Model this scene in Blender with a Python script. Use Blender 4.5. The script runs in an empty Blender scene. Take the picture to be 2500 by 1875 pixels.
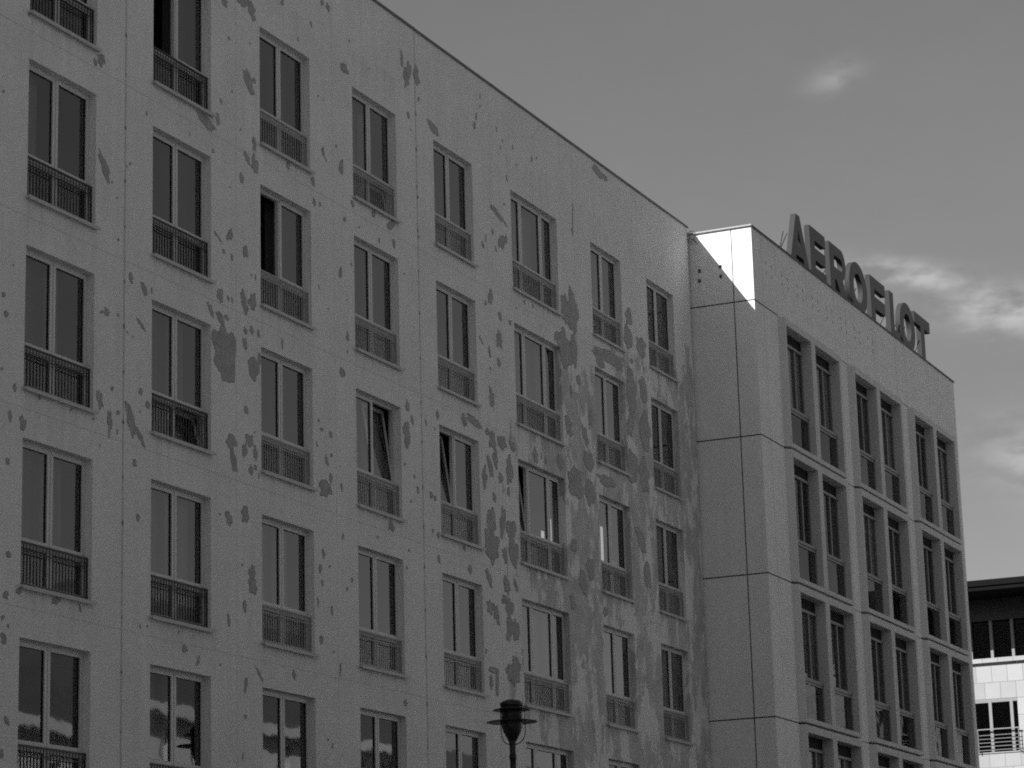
import bpy, bmesh, math, random
from mathutils import Vector, Matrix
random.seed(7)
S = bpy.context.scene
COL = S.collection

# ------------------------------------------------------------------ camera
cd = bpy.data.cameras.new('camera')
cam = bpy.data.objects.new('camera', cd)
COL.objects.link(cam)
YAW, PITCH, ROLL = math.radians(65.975094), math.radians(13.650071), math.radians(-1.602927)
fw = Vector((math.sin(YAW)*math.cos(PITCH), math.cos(YAW)*math.cos(PITCH), math.sin(PITCH)))
rt0 = Vector((math.cos(YAW), -math.sin(YAW), 0)); up0 = rt0.cross(fw)
rt = rt0*math.cos(ROLL) + up0*math.sin(ROLL); up = -rt0*math.sin(ROLL) + up0*math.cos(ROLL)
M = Matrix((rt, up, -fw)).transposed().to_4x4()
M.translation = Vector((0, -22.329, 1.6))
cam.matrix_world = M
cd.sensor_width = 36.0; cd.lens = 6452.4/2500*36.0
cd.clip_start = 0.2; cd.clip_end = 4000
S.camera = cam

# ------------------------------------------------------------------ sky, sun, exposure
SUN_DIR = Vector((-1.6, 1.0, 1.46)).normalized()
SUN_EL = math.asin(SUN_DIR.z); SUN_AZ = math.atan2(SUN_DIR.x, SUN_DIR.y)
SKY_STRENGTH, SUN_STRENGTH, EXPOSURE = 0.05, 5.0, 0.90
W = bpy.data.worlds.new('World'); S.world = W; W.use_nodes = True
nt = W.node_tree; N = nt.nodes; L = nt.links; N.clear()
out = N.new('ShaderNodeOutputWorld'); bg = N.new('ShaderNodeBackground')
sky = N.new('ShaderNodeTexSky'); sky.sky_type = 'NISHITA'; sky.sun_disc = False
sky.sun_elevation = SUN_EL; sky.sun_rotation = SUN_AZ; sky.dust_density = 1.5
bw = N.new('ShaderNodeRGBToBW')
L.new(sky.outputs[0], bw.inputs[0])
def math_n(nodes, links, op, a, b=None, c=None, clamp=False):
    n = nodes.new('ShaderNodeMath'); n.operation = op; n.use_clamp = clamp
    for i, v in enumerate((a, b, c)):
        if v is None: continue
        if isinstance(v, (int, float)): n.inputs[i].default_value = v
        else: links.new(v, n.inputs[i])
    return n.outputs[0]
tc = N.new('ShaderNodeTexCoord')
def wn(op, a, b=None, c=None, clamp=False): return math_n(N, L, op, a, b, c, clamp)
def dot_n(v):
    n = N.new('ShaderNodeVectorMath'); n.operation = 'DOT_PRODUCT'
    L.new(tc.outputs['Generated'], n.inputs[0]); n.inputs[1].default_value = v
    return n.outputs['Value']
total = bw.outputs[0]
# wisps of cloud, each fixed to a direction of the sky: (direction, half width, half height, gain, tilt)
CLOUDS = [((0.9018, 0.2663, 0.3404), 0.0105, 0.0050, 0.55, 0.35), ((0.9290, 0.2520, 0.2690), 0.024, 0.0050, 1.0, -0.20),
          ((0.9420, 0.2180, 0.2530), 0.022, 0.0080, 1.1, -0.12), ((0.9560, 0.2110, 0.1990), 0.022, 0.0130, 0.62, -0.3),
          ((0.9500, 0.2250, 0.2150), 0.075, 0.0600, -0.12, 0.0)]
cn = N.new('ShaderNodeTexNoise'); cn.inputs['Scale'].default_value = 55; cn.inputs['Detail'].default_value = 6
cm = N.new('ShaderNodeMapping'); cm.inputs['Scale'].default_value = (1, 1, 2.6)
L.new(tc.outputs['Generated'], cm.inputs[0]); L.new(cm.outputs[0], cn.inputs['Vector'])
for i, (d, hw, hh, gain, tilt) in enumerate(CLOUDS):
    d = Vector(d).normalized(); r_ = Vector((d.y, -d.x, 0)).normalized(); u_ = r_.cross(d)
    r2 = r_*math.cos(tilt) + u_*math.sin(tilt); u2 = -r_*math.sin(tilt) + u_*math.cos(tilt)
    a = wn('DIVIDE', dot_n(r2), hw); b = wn('DIVIDE', dot_n(u2), hh)
    q = wn('ADD', wn('MULTIPLY', a, a), wn('MULTIPLY', b, b))
    front = wn('GREATER_THAN', dot_n(d), 0.5)
    m_ = wn('MULTIPLY', wn('POWER', 2.718, wn('MULTIPLY', q, -1.0)), front)
    if i < 4:
        nz = wn('MULTIPLY', wn('SUBTRACT', cn.outputs[0], 0.34), 3.8, clamp=True)
        m_ = wn('MULTIPLY', m_, nz)
    total = wn('MULTIPLY', total, wn('ADD', wn('MULTIPLY', m_, gain), 1.0))
vn = N.new('ShaderNodeTexNoise'); vn.inputs['Scale'].default_value = 9; vn.inputs['Detail'].default_value = 12; vn.inputs['Roughness'].default_value = 0.72
L.new(cm.outputs[0], vn.inputs['Vector'])
total = wn('MULTIPLY', total, wn('MULTIPLY_ADD', vn.outputs[0], 0.16, 0.92))
L.new(total, bg.inputs[0]); bg.inputs[1].default_value = SKY_STRENGTH
L.new(bg.outputs[0], out.inputs[0])

sd = bpy.data.lights.new('sun', 'SUN'); sd.energy = SUN_STRENGTH; sd.angle = math.radians(0.53); sd.color = (1, 1, 1)
sun = bpy.data.objects.new('sun', sd); COL.objects.link(sun)
sun.rotation_euler = SUN_DIR.to_track_quat('Z', 'Y').to_euler(); sun.location = (0, 0, 80)
vs = S.view_settings
S.display_settings.display_device = 'sRGB'
vs.view_transform = 'Standard'; vs.look = 'None'; vs.gamma = 1; vs.exposure = EXPOSURE; vs.use_curve_mapping = False
S.cycles.use_denoising = False; S.cycles.pixel_filter_type = 'BLACKMAN_HARRIS'; S.cycles.filter_width = 1.9
S.cycles.max_bounces = 8; S.cycles.transparent_max_bounces = 12
S.cycles.caustics_reflective = False; S.cycles.caustics_refractive = False

# ------------------------------------------------------------------ materials (the place is photographed in black and white: all neutral)
def mat(name, v, rough=0.7, noise=0.0, nscale=4.0, metal=0.0, bump=0.0, bscale=60.0, streak=0.0, spec=0.3, grain=0.0):
    m = bpy.data.materials.new(name); m.use_nodes = True
    n = m.node_tree.nodes; l = m.node_tree.links; b = n['Principled BSDF']
    b.inputs['Roughness'].default_value = rough; b.inputs['Metallic'].default_value = metal
    b.inputs['Specular IOR Level'].default_value = spec
    geo = n.new('ShaderNodeNewGeometry')
    nz = n.new('ShaderNodeTexNoise'); nz.inputs['Scale'].default_value = nscale; nz.inputs['Detail'].default_value = 6
    nz.inputs['Roughness'].default_value = 0.65
    l.new(geo.outputs['Position'], nz.inputs['Vector'])
    f = math_n(n, l, 'MULTIPLY_ADD', nz.outputs[0], 2*noise*v, v*(1-noise))
    if grain:
        g_ = n.new('ShaderNodeTexNoise'); g_.inputs['Scale'].default_value = 26; g_.inputs['Detail'].default_value = 8; g_.inputs['Roughness'].default_value = 0.8
        l.new(geo.outputs['Position'], g_.inputs['Vector'])
        f = math_n(n, l, 'MULTIPLY', f, math_n(n, l, 'MULTIPLY_ADD', g_.outputs[0], grain*2, 1-grain))
    if streak:
        mp = n.new('ShaderNodeMapping'); mp.inputs['Scale'].default_value = (5, 5, 0.35)
        l.new(geo.outputs['Position'], mp.inputs[0])
        n2 = n.new('ShaderNodeTexNoise'); n2.inputs['Scale'].default_value = 1.0; n2.inputs['Detail'].default_value = 4
        l.new(mp.outputs[0], n2.inputs['Vector'])
        f = math_n(n, l, 'MULTIPLY', f, math_n(n, l, 'MULTIPLY_ADD', n2.outputs[0], streak*2, 1-streak))
    cr = n.new('ShaderNodeCombineColor')
    for i in range(3): l.new(f, cr.inputs[i])
    l.new(cr.outputs[0], b.inputs['Base Color'])
    if bump:
        bn = n.new('ShaderNodeTexNoise'); bn.inputs['Scale'].default_value = bscale; bn.inputs['Detail'].default_value = 4
        l.new(geo.outputs['Position'], bn.inputs['Vector'])
        bp = n.new('ShaderNodeBump'); bp.inputs['Strength'].default_value = bump; bp.inputs['Distance'].default_value = 0.02
        l.new(bn.outputs[0], bp.inputs['Height']); l.new(bp.outputs[0], b.inputs['Normal'])
    m['f'] = 0
    return m, f, b

def stucco_material():
    """painted render, patched and flaked more and more towards the far end of the facade"""
    m, f, b = mat('stucco', 0.72, 0.85, 0.16, 0.8, bump=0.5, bscale=22, streak=0.08, grain=0.22)
    n = m.node_tree.nodes; l = m.node_tree.links
    geo = n.new('ShaderNodeNewGeometry'); sp = n.new('ShaderNodeSeparateXYZ'); l.new(geo.outputs['Position'], sp.inputs[0])
    mn = lambda op, a, b=None, c=None, clamp=False: math_n(n, l, op, a, b, c, clamp)
    def noise(sx, sz, sc, det=7, rough=0.6):
        mp = n.new('ShaderNodeMapping'); mp.inputs['Scale'].default_value = (sx, 1, sz)
        l.new(geo.outputs['Position'], mp.inputs[0])
        q = n.new('ShaderNodeTexNoise'); q.inputs['Scale'].default_value = sc; q.inputs['Detail'].default_value = det
        q.inputs['Roughness'].default_value = rough; l.new(mp.outputs[0], q.inputs['Vector'])
        return q.outputs[0]
    X, Z = sp.outputs[0], sp.outputs[2]
    # weight of the weathered zone: starts near x = 47, below a line that climbs with x
    wx = mn('MULTIPLY', mn('SUBTRACT', X, 46.5), 0.22, clamp=True)
    wz = mn('MULTIPLY', mn('SUBTRACT', mn('MULTIPLY_ADD', X, 0.22, 6.9), Z), 0.33, clamp=True)
    reg = mn('MULTIPLY', wx, wz)
    big = noise(1.0, 0.42, 1.5); fine = noise(1.0, 0.5, 7.0)
    thr = mn('MULTIPLY_ADD', reg, -0.292, 0.80)
    msk = mn('MULTIPLY', mn('SUBTRACT', mn('ADD', mn('MULTIPLY', big, 0.75), mn('MULTIPLY', fine, 0.25)), mn('SUBTRACT', thr, 0.03)), 55, clamp=True)
    # small chips everywhere
    chips = mn('MULTIPLY', mn('SUBTRACT', noise(1.0, 0.45, 3.6, 3), mn('MULTIPLY_ADD', mn('MULTIPLY', mn('SUBTRACT', X, 36), 0.12, clamp=True), -0.045, 0.80)), 30, clamp=True)
    msk = mn('MAXIMUM', msk, chips)
    tone = noise(1.0, 0.6, 2.6, 5)
    edge = mn('MULTIPLY', mn('SUBTRACT', 1.0, mn('ABSOLUTE', mn('MULTIPLY_ADD', msk, 2.0, -1.0))), -0.16)
    v = mn('MULTIPLY', f, mn('ADD', mn('MULTIPLY_ADD', msk, mn('MULTIPLY_ADD', tone, -0.62, -0.02), 1.0), edge))
    # run-off streaks below the sills: z phase inside each storey, only under the openings
    zp = mn('FRACT', mn('DIVIDE', mn('SUBTRACT', 17.09, Z), 3.0))
    xp = mn('FRACT', mn('DIVIDE', mn('SUBTRACT', X, 24.98), 3.58))
    under = mn('MULTIPLY', mn('LESS_THAN', xp, 0.54), mn('SUBTRACT', 1.0, mn('MULTIPLY', zp, 3.6), clamp=True))
    drip = mn('MULTIPLY', mn('SUBTRACT', noise(1.0, 0.06, 7.0, 4), 0.46), 4.0, clamp=True)
    v = mn('MULTIPLY', v, mn('MULTIPLY_ADD', mn('MULTIPLY', under, drip), -0.20, 1.0))
    cr = n.new('ShaderNodeCombineColor')
    for i in range(3): l.new(v, cr.inputs[i])
    l.new(cr.outputs[0], b.inputs['Base Color'])
    return m
STUCCO = stucco_material()
FLAKE = mat('bare_render', 0.365, 0.9, 0.38, 4.0, bump=0.7, bscale=30, grain=0.3)[0]
FLAKE_EDGE = mat('paint_edge', 0.20, 0.9, 0.5, 7.0)[0]
JOINT = mat('joint_sealant', 0.50, 0.8, 0.25, 6.0)[0]
JOINT_FINE = mat('joint_fine', 0.60, 0.8, 0.15, 6.0)[0]
DOT = mat('joint_stain', 0.22, 0.8, 0.2, 6.0)[0]
WHITE = mat('window_paint', 0.60, 0.45, 0.08, 3.0)[0]
GASKET = mat('gasket', 0.04, 0.6)[0]
SILL = mat('sill_sheet', 0.48, 0.5, 0.15, 5.0)[0]
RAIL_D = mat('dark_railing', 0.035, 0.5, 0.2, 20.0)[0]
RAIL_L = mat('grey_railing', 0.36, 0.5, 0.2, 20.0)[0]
COPING = mat('coping_metal', 0.13, 0.5, 0.2, 3.0)[0]
FLASH_SHADED = mat('flashing_shaded', 0.05, 0.5, 0.2, 3.0)[0]  # front run of the office flashing, shade put into its colour
FLASH_SUNLIT = mat('flashing_sunlit', 0.30, 0.5, 0.1, 3.0)[0]  # same flashing on the sunlit side, made lighter for the sun
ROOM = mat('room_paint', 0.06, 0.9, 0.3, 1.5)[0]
CONC = mat('panel_concrete', 0.71, 0.8, 0.13, 0.7, bump=0.3, bscale=40, streak=0.08, grain=0.18)[0]
CONC_P = mat('window_panel_concrete', 0.56, 0.8, 0.12, 1.0, bump=0.3, bscale=40, streak=0.10, grain=0.18)[0]
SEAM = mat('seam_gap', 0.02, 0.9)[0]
MULL = mat('brown_frame', 0.24, 0.5, 0.15, 5.0)[0]
BLIND = mat('blind_slot', 0.012, 0.9)[0]
SIGNFACE = mat('sign_face', 0.04, 0.45, 0.12, 3.0)[0]
SIGNSIDE = mat('sign_side', 0.036, 0.7, 0.12, 3.0, spec=0.1)[0]
IRON = mat('cast_iron', 0.012, 0.38, 0.5, 20.0, spec=0.4)[0]
DARKROOF = mat('dark_roof', 0.009, 0.9, 0.2, 2.0, spec=0.02)[0]
STEEL = mat('balcony_steel', 0.20, 0.4, 0.1, 6.0)[0]
FIN = mat('light_fin', 0.20, 0.5, 0.1, 6.0)[0]
WINDK = mat('tinted_spandrel', 0.03, 0.3, 0.2, 2.0)[0]
ASPH = mat('asphalt', 0.055, 0.9, 0.3, 2.0, bump=0.4, bscale=80)[0]
PAVE = mat('paving', 0.16, 0.85, 0.2, 2.5, bump=0.3, bscale=30)[0]
GROUND = mat('ground', 0.07, 0.95, 0.3, 0.3)[0]
KERB = mat('kerb_stone', 0.32, 0.8, 0.2, 3.0)[0]
LINE = mat('road_paint', 0.7, 0.7, 0.15, 6.0)[0]
OPP = [mat('limestone', 0.62, 0.85, 0.15, 0.6, streak=0.1)[0], mat('sandstone', 0.52, 0.85, 0.2, 0.6, streak=0.1)[0]]
BOUNCE_CUT = mat('bounce_cut_brick', 0.09, 0.9, 0.3, 2.0)[0]  # dark walls that cut light bounced onto the west-facing sides
SLATE = mat('slate', 0.08, 0.7, 0.3, 1.0)[0]
CURT = [mat('curtain_%s' % k, v, 0.9, 0.25, 3.0, streak=0.25)[0] for k, v in (('grey', 0.22), ('pale', 0.34), ('dim', 0.05), ('white', 0.6), ('light', 0.30))]

def stone_blocks():
    m, f, b = mat('ashlar', 0.33, 0.8, 0.10, 2.0, bump=0.2, bscale=30)
    n = m.node_tree.nodes; l = m.node_tree.links
    geo = n.new('ShaderNodeNewGeometry'); sp = n.new('ShaderNodeSeparateXYZ'); l.new(geo.outputs['Position'], sp.inputs[0])
    cb = n.new('ShaderNodeCombineXYZ'); l.new(sp.outputs[1], cb.inputs[0]); l.new(sp.outputs[2], cb.inputs[1])
    mp = n.new('ShaderNodeMapping'); mp.inputs['Location'].default_value = (0.18, -0.30, 0); l.new(cb.outputs[0], mp.inputs[0])
    br = n.new('ShaderNodeTexBrick'); br.inputs['Scale'].default_value = 1.0
    br.inputs['Brick Width'].default_value = 0.62; br.inputs['Row Height'].default_value = 0.66; br.inputs['Mortar Size'].default_value = 0.012
    br.inputs['Color1'].default_value = (1, 1, 1, 1); br.inputs['Color2'].default_value = (0.80, 0.80, 0.80, 1); br.inputs['Mortar'].default_value = (0.5, 0.5, 0.5, 1)
    l.new(mp.outputs[0], br.inputs[0])
    mx = n.new('ShaderNodeMix'); mx.data_type = 'RGBA'; mx.blend_type = 'MULTIPLY'; mx.inputs[0].default_value = 1
    cr = n.new('ShaderNodeCombineColor')
    for i in range(3): l.new(f, cr.inputs[i])
    l.new(cr.outputs[0], mx.inputs[6]); l.new(br.outputs[0], mx.inputs[7]); l.new(mx.outputs[2], b.inputs['Base Color'])
    return m
ASHLAR = stone_blocks()

def glass(name, tint, wav, ior=1.5, boost=1.0):
    m = bpy.data.materials.new(name); m.use_nodes = True
    n = m.node_tree.nodes; l = m.node_tree.links; n.clear()
    o = n.new('ShaderNodeOutputMaterial'); mx = n.new('ShaderNodeMixShader'); gl = n.new('ShaderNodeBsdfGlossy'); tr = n.new('ShaderNodeBsdfTransparent')
    gl.inputs['Roughness'].default_value = 0.02; gl.inputs['Color'].default_value = (1, 1, 1, 1); tr.inputs['Color'].default_value = (tint, tint, tint, 1)
    fr = n.new('ShaderNodeFresnel'); fr.inputs['IOR'].default_value = ior
    geo = n.new('ShaderNodeNewGeometry')
    nz = n.new('ShaderNodeTexNoise'); nz.inputs['Scale'].default_value = 1.3; nz.inputs['Detail'].default_value = 1.5
    l.new(geo.outputs['Position'], nz.inputs['Vector'])
    bp = n.new('ShaderNodeBump'); bp.inputs['Strength'].default_value = wav; bp.inputs['Distance'].default_value = 0.05
    l.new(nz.outputs[0], bp.inputs['Height']); l.new(bp.outputs[0], gl.inputs['Normal'])
    l.new(math_n(n, l, 'MULTIPLY', fr.outputs[0], boost, clamp=True), mx.inputs[0])
    l.new(tr.outputs[0], mx.inputs[1]); l.new(gl.outputs[0], mx.inputs[2]); l.new(mx.outputs[0], o.inputs[0])
    return m
GLASS = glass('window_glass', 0.82, 0.035, 1.5, 1.5)
GLASS_B = glass('office_glass', 0.80, 0.07, 1.5, 0.55)
GLOWREFL, _f, _b = mat('glowing_reflection', 0.7, 0.9)  # glow put in for bright reflections in the panes, no lamp there
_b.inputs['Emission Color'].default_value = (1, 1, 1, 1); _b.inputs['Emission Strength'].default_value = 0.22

# ------------------------------------------------------------------ mesh helpers
class MB:
    def __init__(s): s.v = []; s.f = []; s.m = []
    def quad(s, pts, mi=0):
        k = len(s.v); s.v += [tuple(p) for p in pts]; s.f.append(tuple(range(k, k+len(pts)))); s.m.append(mi)
    def box(s, x0, x1, y0, y1, z0, z1, mi=0):
        k = len(s.v)
        s.v += [(x0,y0,z0),(x1,y0,z0),(x1,y1,z0),(x0,y1,z0),(x0,y0,z1),(x1,y0,z1),(x1,y1,z1),(x0,y1,z1)]
        for f in ((0,3,2,1),(4,5,6,7),(0,1,5,4),(1,2,6,5),(2,3,7,6),(3,0,4,7)):
            s.f.append(tuple(k+i for i in f)); s.m.append(mi)
    def ring(s, x0, x1, z0, z1, w, y0, y1, mi=0):      # rectangular frame, butt-jointed
        s.box(x0, x0+w, y0, y1, z0, z1, mi); s.box(x1-w, x1, y0, y1, z0, z1, mi)
        s.box(x0+w, x1-w, y0, y1, z0, z0+w, mi); s.box(x0+w, x1-w, y0, y1, z1-w, z1, mi)
    def prism(s, poly, y0, y1, mi=0):                   # polygon in xz extruded along y (convex)
        n = len(poly); k = len(s.v)
        s.v += [(x, y0, z) for x, z in poly] + [(x, y1, z) for x, z in poly]
        s.f.append(tuple(k+i for i in range(n))); s.m.append(mi)
        s.f.append(tuple(k+n+i for i in reversed(range(n)))); s.m.append(mi)
        for i in range(n):
            j = (i+1) % n; s.f.append((k+j, k+i, k+n+i, k+n+j)); s.m.append(mi)
    def prismz(s, poly, z0, z1, mi=0):                  # polygon in xy extruded along z
        n = len(poly); k = len(s.v)
        s.v += [(x, y, z0) for x, y in poly] + [(x, y, z1) for x, y in poly]
        s.f.append(tuple(k+i for i in reversed(range(n)))); s.m.append(mi)
        s.f.append(tuple(k+n+i for i in range(n))); s.m.append(mi)
        for i in range(n):
            j = (i+1) % n; s.f.append((k+i, k+j, k+n+j, k+n+i)); s.m.append(mi)
    def lathe(s, prof, cx=0, cy=0, n=40, mi=0):
        k = len(s.v)
        for r, z in prof:
            for i in range(n):
                a = 2*math.pi*i/n; s.v.append((cx+r*math.cos(a), cy+r*math.sin(a), z))
        for j in range(len(prof)-1):
            for i in range(n):
                i2 = (i+1) % n; s.f.append((k+j*n+i, k+j*n+i2, k+(j+1)*n+i2, k+(j+1)*n+i)); s.m.append(mi)
    def tube(s, pts, r, n=8, mi=0):
        k = len(s.v); P = [Vector(p) for p in pts]
        for i, p in enumerate(P):
            t = (P[min(i+1, len(P)-1)] - P[max(i-1, 0)]).normalized()
            a = t.cross(Vector((0.3, 0.2, 1)) if abs(t.z) < 0.9 else Vector((1, 0.1, 0))).normalized(); b = t.cross(a)
            for q in range(n):
                g = 2*math.pi*q/n; s.v.append(tuple(p + r*(math.cos(g)*a + math.sin(g)*b)))
        for i in range(len(P)-1):
            for q in range(n):
                q2 = (q+1) % n; s.f.append((k+i*n+q, k+i*n+q2, k+(i+1)*n+q2, k+(i+1)*n+q)); s.m.append(mi)
        s.f.append(tuple(k+q for q in reversed(range(n)))); s.m.append(mi)
        s.f.append(tuple(k+(len(P)-1)*n+q for q in range(n))); s.m.append(mi)
    def mesh(s, name, mats, smooth=False, bevel=0):
        me = bpy.data.meshes.new(name); me.from_pydata(s.v, [], s.f)
        for m_ in (mats if isinstance(mats, (list, tuple)) else [mats]): me.materials.append(m_)
        me.polygons.foreach_set('material_index', s.m)
        if smooth: me.polygons.foreach_set('use_smooth', [True]*len(s.f))
        me.update(); return me
def put(name, me, parent=None, loc=(0,0,0), rot=(0,0,0)):
    o = bpy.data.objects.new(name, me); COL.objects.link(o); o.location = loc; o.rotation_euler = rot
    if parent is not None: o.parent = parent
    return o
def tag(o, label, cat, group=None):
    o['label'] = label; o['category'] = cat
    if group: o['group'] = group
    return o
def thing(name, label, cat, loc=(0,0,0), group=None):
    o = bpy.data.objects.new(name, None); COL.objects.link(o); o.location = loc; o.empty_display_size = 0.5
    return tag(o, label, cat, group)
def structure(name, me):
    o = put(name, me); o['kind'] = 'structure'; return o

# ------------------------------------------------------------------ ground, road, pavements
b = MB(); b.quad([(-1500,-1500,-0.03),(1500,-1500,-0.03),(1500,1500,-0.03),(-1500,1500,-0.03)]); structure('ground', b.mesh('ground', GROUND))
b = MB(); b.box(-120, 360, -52, -6, -0.02, 0.0); structure('road', b.mesh('road', ASPH))
b = MB(); b.box(-120, 360, -5.85, -0.001, -0.02, 0.13); structure('pavement', b.mesh('pavement', PAVE))
b = MB(); b.box(-120, 360, -60.2, -52.15, -0.02, 0.13); structure('pavement', b.mesh('pavement', PAVE))
b = MB(); b.box(-120, 360, -6.0, -5.852, -0.02, 0.135); b.box(-120, 360, -52.148, -52.0, -0.02, 0.135); structure('kerb', b.mesh('kerb', KERB))
b = MB(); b.box(-120, 360, -27.5, -20.5, 0.0, 0.13); structure('median_path', b.mesh('median_path', PAVE))
b = MB()
for k in range(60): b.box(-100+k*7, -97+k*7, -13.1, -12.95, 0.0, 0.005); b.box(-100+k*7, -97+k*7, -36.1, -35.95, 0.0, 0.005)
structure('road_marking', b.mesh('road_marking', LINE))

# ------------------------------------------------------------------ building A: long panel block with flaking render
TOP = 21.45; H = 3.0; OH = 2.235; R0 = 19.33
COLS = [(24.98, 1.88), (28.55, 1.88), (32.13, 1.88), (35.71, 1.88), (39.30, 1.88), (42.885, 1.87), (46.46, 1.87), (50.29, 2.525), (54.79, 1.86), (58.34, 1.83)]
ROWS = 6
A = thing('apartment_building', 'long pale prefabricated apartment block with flaking blotched render and rows of railed windows', 'building', (18, 0, 0))
ax = 18.0
def wall_with_holes(b, x0, x1, z0, z1, holes_by_col, y0, depth, mi=0):
    """front face split round rectangular openings, with reveals. holes_by_col: [(hx0,hx1,[(hz0,hz1)...ascending])...]"""
    xs = x0
    for hx0, hx1, hs in holes_by_col:
        b.quad([(xs,y0,z0),(hx0,y0,z0),(hx0,y0,z1),(xs,y0,z1)], mi)
        zz = z0
        for a0, a1 in hs:
            b.quad([(hx0,y0,zz),(hx1,y0,zz),(hx1,y0,a0),(hx0,y0,a0)], mi); zz = a1
            yd = y0+depth
            b.quad([(hx0,y0,a0),(hx1,y0,a0),(hx1,yd,a0),(hx0,yd,a0)], mi)
            b.quad([(hx0,yd,a1),(hx1,yd,a1),(hx1,y0,a1),(hx0,y0,a1)], mi)
            b.quad([(hx0,y0,a0),(hx0,yd,a0),(hx0,yd,a1),(hx0,y0,a1)], mi)
            b.quad([(hx1,yd,a0),(hx1,y0,a0),(hx1,y0,a1),(hx1,yd,a1)], mi)
        b.quad([(hx0,y0,zz),(hx1,y0,zz),(hx1,y0,z1),(hx0,y0,z1)], mi)
        xs = hx1
    b.quad([(xs,y0,z0),(x1,y0,z0),(x1,y0,z1),(xs,y0,z1)], mi)
b = MB(); X1 = 61.42
holes = [(x-ax, x+w-ax, [(R0-OH-H*r, R0-H*r) for r in reversed(range(ROWS))]) for x, w in COLS]
wall_with_holes(b, 0, X1-ax, 0, TOP, holes, 0, 0.27)
D = 12.0; e = X1-ax
b.quad([(e,0,0),(e,D,0),(e,D,TOP),(e,0,TOP)]); b.quad([(0,D,0),(0,0,0),(0,0,TOP),(0,D,TOP)])
b.quad([(e,D,0),(0,D,0),(0,D,TOP),(e,D,TOP)])
put('wall', b.mesh('wall_a', STUCCO), A)
b = MB(); b.quad([(0,0.3,TOP-0.05),(e,0.3,TOP-0.05),(e,D-0.1,TOP-0.05),(0,D-0.1,TOP-0.05)]); put('roof', b.mesh('roof_a', DARKROOF), A)
b = MB()
b.box(-0.05, 45.66-ax-0.004, -0.03, 0.30, TOP, TOP+0.03); b.box(-0.05, 45.66-ax-0.004, -0.03, -0.022, TOP-0.025, TOP)
b.box(45.66-ax+0.004, e+0.03, -0.03, 0.30, TOP+0.0, TOP+0.022); b.box(45.66-ax+0.004, e+0.03, -0.03, -0.022, TOP-0.03, TOP)
put('roof_coping', b.mesh('coping_a', COPING), A)
# panel joints: strips 3 mm proud
for x in (24.1, 34.87, 45.66):
    b = MB(); b.box(x-0.022-ax, x+0.022-ax, -0.003, 0.02, 0, TOP-0.06); put('panel_joint', b.mesh('joint_main', JOINT), A)
b = MB()
for x in (34.87, 45.66):
    z = 0.5
    while z < TOP-0.3:
        r_ = random.uniform(0.018, 0.036)
        b.prism([(x-ax+r_*math.cos(t)*random.uniform(.7,1.1), z+1.3*r_*math.sin(t)*random.uniform(.8,1.3)) for t in [i*math.pi/4 for i in range(8)]], -0.006, 0.01)
        z += 0.81 + random.uniform(-.12, .12)
so = put('joint_stain', b.mesh('joint_stain', DOT), A); so['kind'] = 'stuff'
for x in (31.27, 38.44, 42.06, 49.25, 53.8, 57.5):
    b = MB(); b.box(x-0.007-ax, x+0.007-ax, -0.002, 0.02, 0, TOP-0.06); put('panel_joint', b.mesh('joint_thin', JOINT_FINE), A)
for k in range(6):
    z = 16.78 - 3.0*k + 0.0
    b = MB(); xs = [ax]+[24.1-.022, 24.1+.022, 34.87-.022, 34.87+.022, 45.66-.022, 45.66+.022, 61.40]
    for i in range(0, len(xs), 2): b.box(xs[i]-ax, xs[i+1]-ax, -0.0035, 0.02, z-0.006, z+0.006)
    put('panel_joint', b.mesh('joint_floor', JOINT_FINE), A)
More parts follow.
